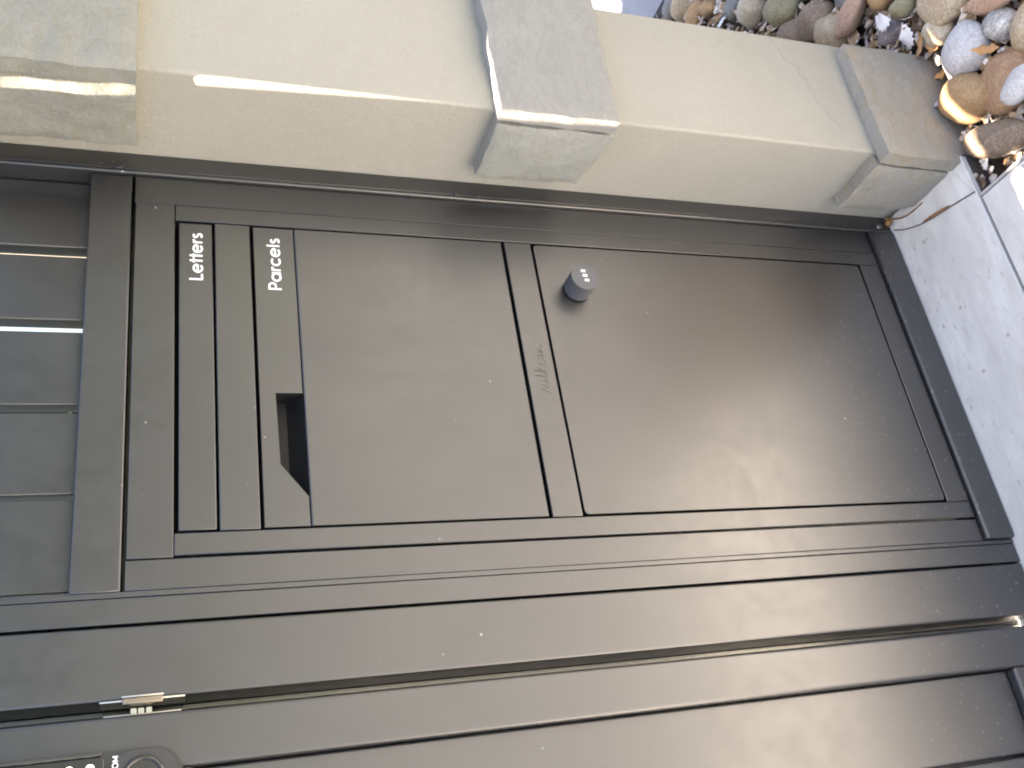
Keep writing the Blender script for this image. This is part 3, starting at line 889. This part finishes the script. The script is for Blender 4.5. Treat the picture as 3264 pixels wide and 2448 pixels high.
# x, y, half length, half width, half height, rotation, colour, label
heroes = [
    (0.386, -0.226, 0.042, 0.039, 0.026, VD, 'white', 'large round white pebble, smoothest and palest in gravel bed', 0.004),
    (0.323, -0.198, 0.042, 0.035, 0.030, VD + 0.2, 'ochre', 'large orange ochre pebble against the foot stone of the pillar', 0.002),
    (0.247, -0.206, 0.052, 0.026, 0.026, VD + 0.25, 'brown', 'long brown pebble lying at the pillar corner beside the paving', -0.006),
    (0.305, -0.252, 0.036, 0.044, 0.024, VD, 'rust', 'rust red pebble with dark veins beside the orange ochre pebble', -0.006),
    (0.272, -0.275, 0.022, 0.027, 0.015, 0.5, 'white', 'small white chip of stone lying on rust red pebble', 0.016),
    (0.371, -0.284, 0.023, 0.022, 0.024, 0.4, 'speckled', 'small speckled grey and white pebble beside large white pebble', 0.000),
    (0.402, -0.296, 0.038, 0.017, 0.018, VD + 0.3, 'pink', 'flat salmon pink pebble above the speckled grey pebble', 0.014),
    (0.335, -0.318, 0.030, 0.036, 0.024, 0.2, 'tan', 'smooth tan pebble between rust red and salmon pink pebbles', -0.002),
    (0.478, -0.226, 0.044, 0.034, 0.026, VD, 'tan', 'large tan pebble with grey line behind the large white pebble', 0.000),
    (0.455, -0.196, 0.026, 0.024, 0.020, VD, 'quartz', 'clear yellow quartz pebble beside the large white pebble', -0.004),
    (0.536, -0.118, 0.032, 0.020, 0.016, VD + 0.2, 'purple', 'flat mauve pebble near the right corner of the pillar foot', -0.016),
    (0.602, -0.088, 0.022, 0.040, 0.018, 0.35, 'pink', 'long salmon pink pebble resting on tan and brown pebbles', 0.012),
    (0.532, -0.168, 0.020, 0.017, 0.016, VD, 'olive', 'small olive yellow pebble near long salmon pebble', 0.004),
    (0.628, -0.033, 0.045, 0.033, 0.028, VD - 0.1, 'tan', 'egg shaped tan pebble under the long salmon pebble', -0.006),
    (0.680, -0.006, 0.040, 0.036, 0.030, VD + 0.3, 'brown', 'smooth brown pebble beside egg shaped tan pebble', -0.006),
    (0.772, 0.052, 0.044, 0.036, 0.028, VD, 'olive', 'large olive green pebble beside the brown pebbles', -0.004),
    (0.712, 0.052, 0.042, 0.028, 0.028, VD + 0.15, 'brown', 'dull grey brown pebble pressed against pillar side', -0.016),
    (0.838, 0.115, 0.032, 0.032, 0.026, 0.1, 'quartz', 'knobbly yellow quartz pebble with pink heart', 0.000),
    (0.970, 0.228, 0.034, 0.018, 0.018, VD, 'ochre', 'small flat ochre pebble far along gravel bed', -0.004),
    (1.056, 0.305, 0.034, 0.034, 0.028, 0.3, 'tan', 'blocky tan pebble next to concrete path', -0.010),
    (1.098, 0.332, 0.028, 0.034, 0.024, 0.3, 'grey', 'blue grey pebble at the edge of concrete path', -0.012),
    (0.588, -0.138, 0.026, 0.022, 0.020, VD, 'ochre', 'orange brown pebble beside the long salmon pebble', -0.004),
    (0.508, -0.205, 0.020, 0.022, 0.016, 0.2, 'grey', 'small blue grey pebble behind the large tan pebble', -0.008),
    (0.655, -0.085, 0.032, 0.028, 0.022, 1.0, 'grey', 'dark grey pebble behind egg shaped tan pebble', -0.014),
    (0.905, 0.165, 0.030, 0.026, 0.024, 0.7, 'grey', 'dark grey pebble between quartz and ochre pebbles', -0.014),
    (0.430, -0.345, 0.040, 0.034, 0.026, 0.4, 'tan', 'pale tan pebble beyond flat salmon pink pebble', -0.004),
]
placed = []
for i, (x, y, a, b_, c, r, col, lab, dz) in enumerate(heroes):
    pebble(x, y, dz - 0.010, a, b_, c, r, col, 11 + i, lab, None, 3, 0.25, (random.uniform(-.15, .15), random.uniform(-.15, .15)))
    placed.append((x, y, max(a, b_)))
GNAME = {'tan': 'tan', 'brown': 'brown', 'olive': 'olive', 'grey': 'grey', 'ochre': 'ochre', 'quartz': 'yellow quartz', 'purple': 'mauve', 'white': 'white', 'rust': 'rust red'}
SHORT = ['large round white pebble', 'large orange ochre pebble', 'long brown corner pebble', 'veined rust red pebble', 'white stone chip', 'speckled grey pebble',
         'flat salmon pink pebble', 'smooth tan pebble', 'large tan pebble with grey line', 'clear yellow quartz pebble', 'flat mauve pebble', 'long salmon pebble',
         'small olive yellow pebble', 'egg shaped tan pebble', 'smooth brown pebble', 'large olive green pebble', 'dull grey brown pebble', 'knobbly yellow quartz pebble',
         'flat ochre pebble', 'blocky tan pebble', 'blue grey path edge pebble', 'orange brown pebble', 'small blue grey pebble', 'dark grey pebble by the egg shaped one',
         'dark grey pebble by quartz', 'pale tan far pebble']
def blocked(x, y, r):
    return 0.235 - r < x < XR + r and y + r > -0.160
def in_view(p, margin=0.06):
    d = Vector(p) - CAMPOS
    w = d.dot(fwd)
    u, v_ = d.dot(right) / w * 3062.5 / 3264, d.dot(down) / w * 3062.5 / 3264
    return abs(u) < 0.5 + margin and abs(v_) < 0.375 + margin
tries = 0
count = 0
while tries < 9000 and count < 170:
    tries += 1
    x = random.uniform(0.20, 1.11); y = random.uniform(-0.62, 0.62)
    r = random.uniform(0.010, 0.030) if tries < 3000 else random.uniform(0.007, 0.014)
    if blocked(x, y, r) or x - r < 0.193 or x + r > 1.132 or not in_view((x, y, 0)):
        continue
    if any((x - px) ** 2 + (y - py) ** 2 < (0.74 * (r + pr)) ** 2 for px, py, pr in placed):
        continue
    col = random.choice(['tan', 'brown', 'olive', 'grey', 'ochre', 'quartz', 'tan', 'brown', 'ochre', 'purple', 'white', 'rust', 'tan'])
    near = min(range(len(heroes)), key=lambda k: (heroes[k][0] - x) ** 2 + (heroes[k][1] - y) ** 2)
    size = 'small' if r > 0.015 else 'tiny'
    pebble(x, y, -0.034 + r * 0.6, r * random.uniform(1.0, 1.35), r, r * random.uniform(0.6, 0.9), random.uniform(0, 3.1), col, 100 + count,
           size + ' ' + GNAME[col] + ' pebble in gravel beside the ' + SHORT[near], size + ' ' + GNAME[col] + ' pebbles by the ' + SHORT[near], 2, 0.34)
    placed.append((x, y, r))
    count += 1

# shells lying on the stones
def shell(x, y, z, r, rot, tilt, mat, label, seed):
    bm = bmesh.new()
    n, k = 18, 5
    top, bot = [], []
    for j in range(k + 1):
        for lay, off in ((top, 0.0), (bot, -0.0012)):
            row = []
            for i in range(n + 1):
                a = math.radians(-75 + 150 * i / n)
                rr = r * j / k * (1 + 0.10 * math.cos(i * 2.4) * (j == k) + 0.06 * noise.noise(Vector((i * .5, seed, 0))))
                h = 0.35 * r * math.sin(math.pi * 0.55 * (j / k)) + 0.012 * r * math.cos(i * math.pi)
                row.append(bm.verts.new((rr * math.cos(a) - r * .5, rr * math.sin(a), -abs(h) * 0.8 + 0.3 * r + off)))
            lay.append(row)
    for lay in (top, bot):
        for j in range(k):
            for i in range(n):
                bm.faces.new((lay[j][i], lay[j][i + 1], lay[j + 1][i + 1], lay[j + 1][i]))
    for i in range(n):
        bm.faces.new((top[k][i], top[k][i + 1], bot[k][i + 1], bot[k][i]))
    bmesh.ops.remove_doubles(bm, verts=bm.verts, dist=1e-6)
    o = obj('shell', bm, mat, None, True)
    o.location = (x, y, z); o.rotation_euler = (*tilt, rot)
    return tag(o, label, 'shell')
shell(0.530, -0.138, 0.008, 0.026, 2.2, (0.2, 0.15), M['shell'], 'bright white broken shell lying over flat mauve pebble', 1)
shell(0.352, -0.168, -0.012, 0.026, 0.6, (1.0, 0.2), M['shellmauve'], 'pale mauve shell standing against pillar foot beside ochre pebble', 2)
shell(0.237, -0.178, -0.016, 0.016, 1.0, (0.1, 0.1), M['shell'], 'small white shell at the pillar corner by the paving edge', 3)
shell(0.497, -0.145, -0.020, 0.022, 4.0, (0.5, 0.1), M['shell'], 'chalky white shell leaning on pillar right corner', 4)
shell(0.560, -0.082, -0.018, 0.024, 1.4, (0.15, 0.5), M['shellmauve'], 'mauve shell tucked beside the pillar beneath salmon pebble', 5)
shell(0.900, 0.190, -0.012, 0.022, 0.3, (0.4, 0.2), M['shell'], 'curved white shell among pebbles towards concrete path', 6)

def leaf(x, y, z, l, w, rot, tilt, label, curl=0.25, mat=None):
    bm = bmesh.new()
    n = 9
    rows = []
    for lay in (0.0, -0.0005):
        for i in range(n + 1):
            s = i / n
            ww = w * math.sin(math.pi * min(1, s * 0.97 + 0.02)) ** 0.8
            zc = (curl * 3.0) * l * (s - 0.5) ** 2 + 0.03 * l * math.sin(s * 11 + l * 900)
            ww *= 1 + 0.35 * math.sin(s * 17 + l * 700)
            rows.append([bm.verts.new((l * (s - 0.5), ww * q, zc + 0.35 * ww * abs(q) + lay)) for q in (-0.5, 0, 0.5)])
    m_ = n + 1
    for base in (0, m_):
        for i in range(n):
            for q in (0, 1):
                bm.faces.new((rows[base + i][q], rows[base + i][q + 1], rows[base + i + 1][q + 1], rows[base + i + 1][q]))
    for i in range(n):
        for q in (0, 2):
            bm.faces.new((rows[i][q], rows[i + 1][q], rows[m_ + i + 1][q], rows[m_ + i][q]))
    o = obj('dry_leaf', bm, mat or M['dryleaf'], None, True)
    o.location = (x, y, z); o.rotation_euler = (*tilt, rot)
    return tag(o, label, 'leaf')
leaf(0.450, -0.172, -0.004, 0.038, 0.016, 2.4, (0.3, 0.1), 'curled tan dry leaf between white pebble and pillar foot')
leaf(0.432, -0.182, -0.010, 0.034, 0.012, 0.6, (0.5, 0.2), 'narrow brown dry leaf beside large white pebble')
leaf(0.398, -0.172, -0.022, 0.034, 0.014, 1.2, (0.2, 0.3), 'dark brown dry leaf at the foot of the pillar front')
leaf(0.338, -0.268, 0.016, 0.040, 0.012, 0.9, (0.1, -0.2), 'long straw coloured leaf lying over rust red pebble')
leaf(0.252, -0.012, 0.006, 0.020, 0.010, 0.9, (0.1, 0.2), 'tiny orange leaf scrap caught beside the fence foot')

# chips, shell grit and litter between the stones: past counting
bm = bmesh.new()
for k in range(6500):
    x = random.uniform(0.195, 1.125); y = random.uniform(-0.5, 0.6)
    r = random.uniform(0.0025, 0.0085)
    if blocked(x, y, r) or not in_view((x, y, 0), 0.1): continue
    flat = random.random() < 0.55
    z = -0.044 + random.uniform(0, 0.032)
    mtx = Matrix.Translation((x, y, z)) @ Matrix.Rotation(random.uniform(0, 6.28), 4, 'Z') @ Matrix.Rotation(random.gauss(0, 0.5), 4, 'X') @ Matrix.Rotation(random.gauss(0, 0.4), 4, 'Y')
    if flat:                                             # flakes of shell and leaf
        n = random.randint(4, 6)
        ring = []
        for i in range(n):
            a = 2 * math.pi * i / n + random.uniform(-.3, .3)
            q = r * random.uniform(0.8, 2.2)
            ring.append((q * 1.4 * math.cos(a), q * math.sin(a), random.uniform(0, .5) * r))
        tp = [bm.verts.new(mtx @ Vector((p[0], p[1], p[2] + 0.0006))) for p in ring]
        bt = [bm.verts.new(mtx @ Vector((p[0], p[1], p[2] - 0.0006))) for p in ring]
        bm.faces.new(tp); bm.faces.new(bt[::-1])
        for i in range(n):
            bm.faces.new((tp[i], bt[i], bt[(i + 1) % n], tp[(i + 1) % n]))
    else:
        bmesh.ops.create_icosphere(bm, subdivisions=1, radius=1.0, matrix=mtx @ Matrix.Diagonal((r * 1.5, r, r * random.uniform(0.35, 0.8), 1)))
mt, t, b = nodes('mixed shell grit')
v = coords(t)
vo = N(t, 'ShaderNodeTexVoronoi', Scale=90.0)
t.links.new(v, vo.inputs['Vector'])
sp_ = t.nodes.new('ShaderNodeSeparateColor'); t.links.new(vo.outputs['Color'], sp_.inputs[0])
t.links.new(ramp(t, sp_.outputs[0], [(0.0, (0.10, 0.075, 0.05)), (0.3, (0.28, 0.18, 0.09)), (0.6, (0.30, 0.27, 0.24)), (0.8, (0.45, 0.40, 0.36)), (1.0, (0.62, 0.60, 0.58))]), b.inputs['Base Color'])
b.inputs['Roughness'].default_value = 0.8
tag(obj('gravel', bm, mt), 'fine shell grit and chips filling gaps between pebbles', 'gravel', kind='stuff')
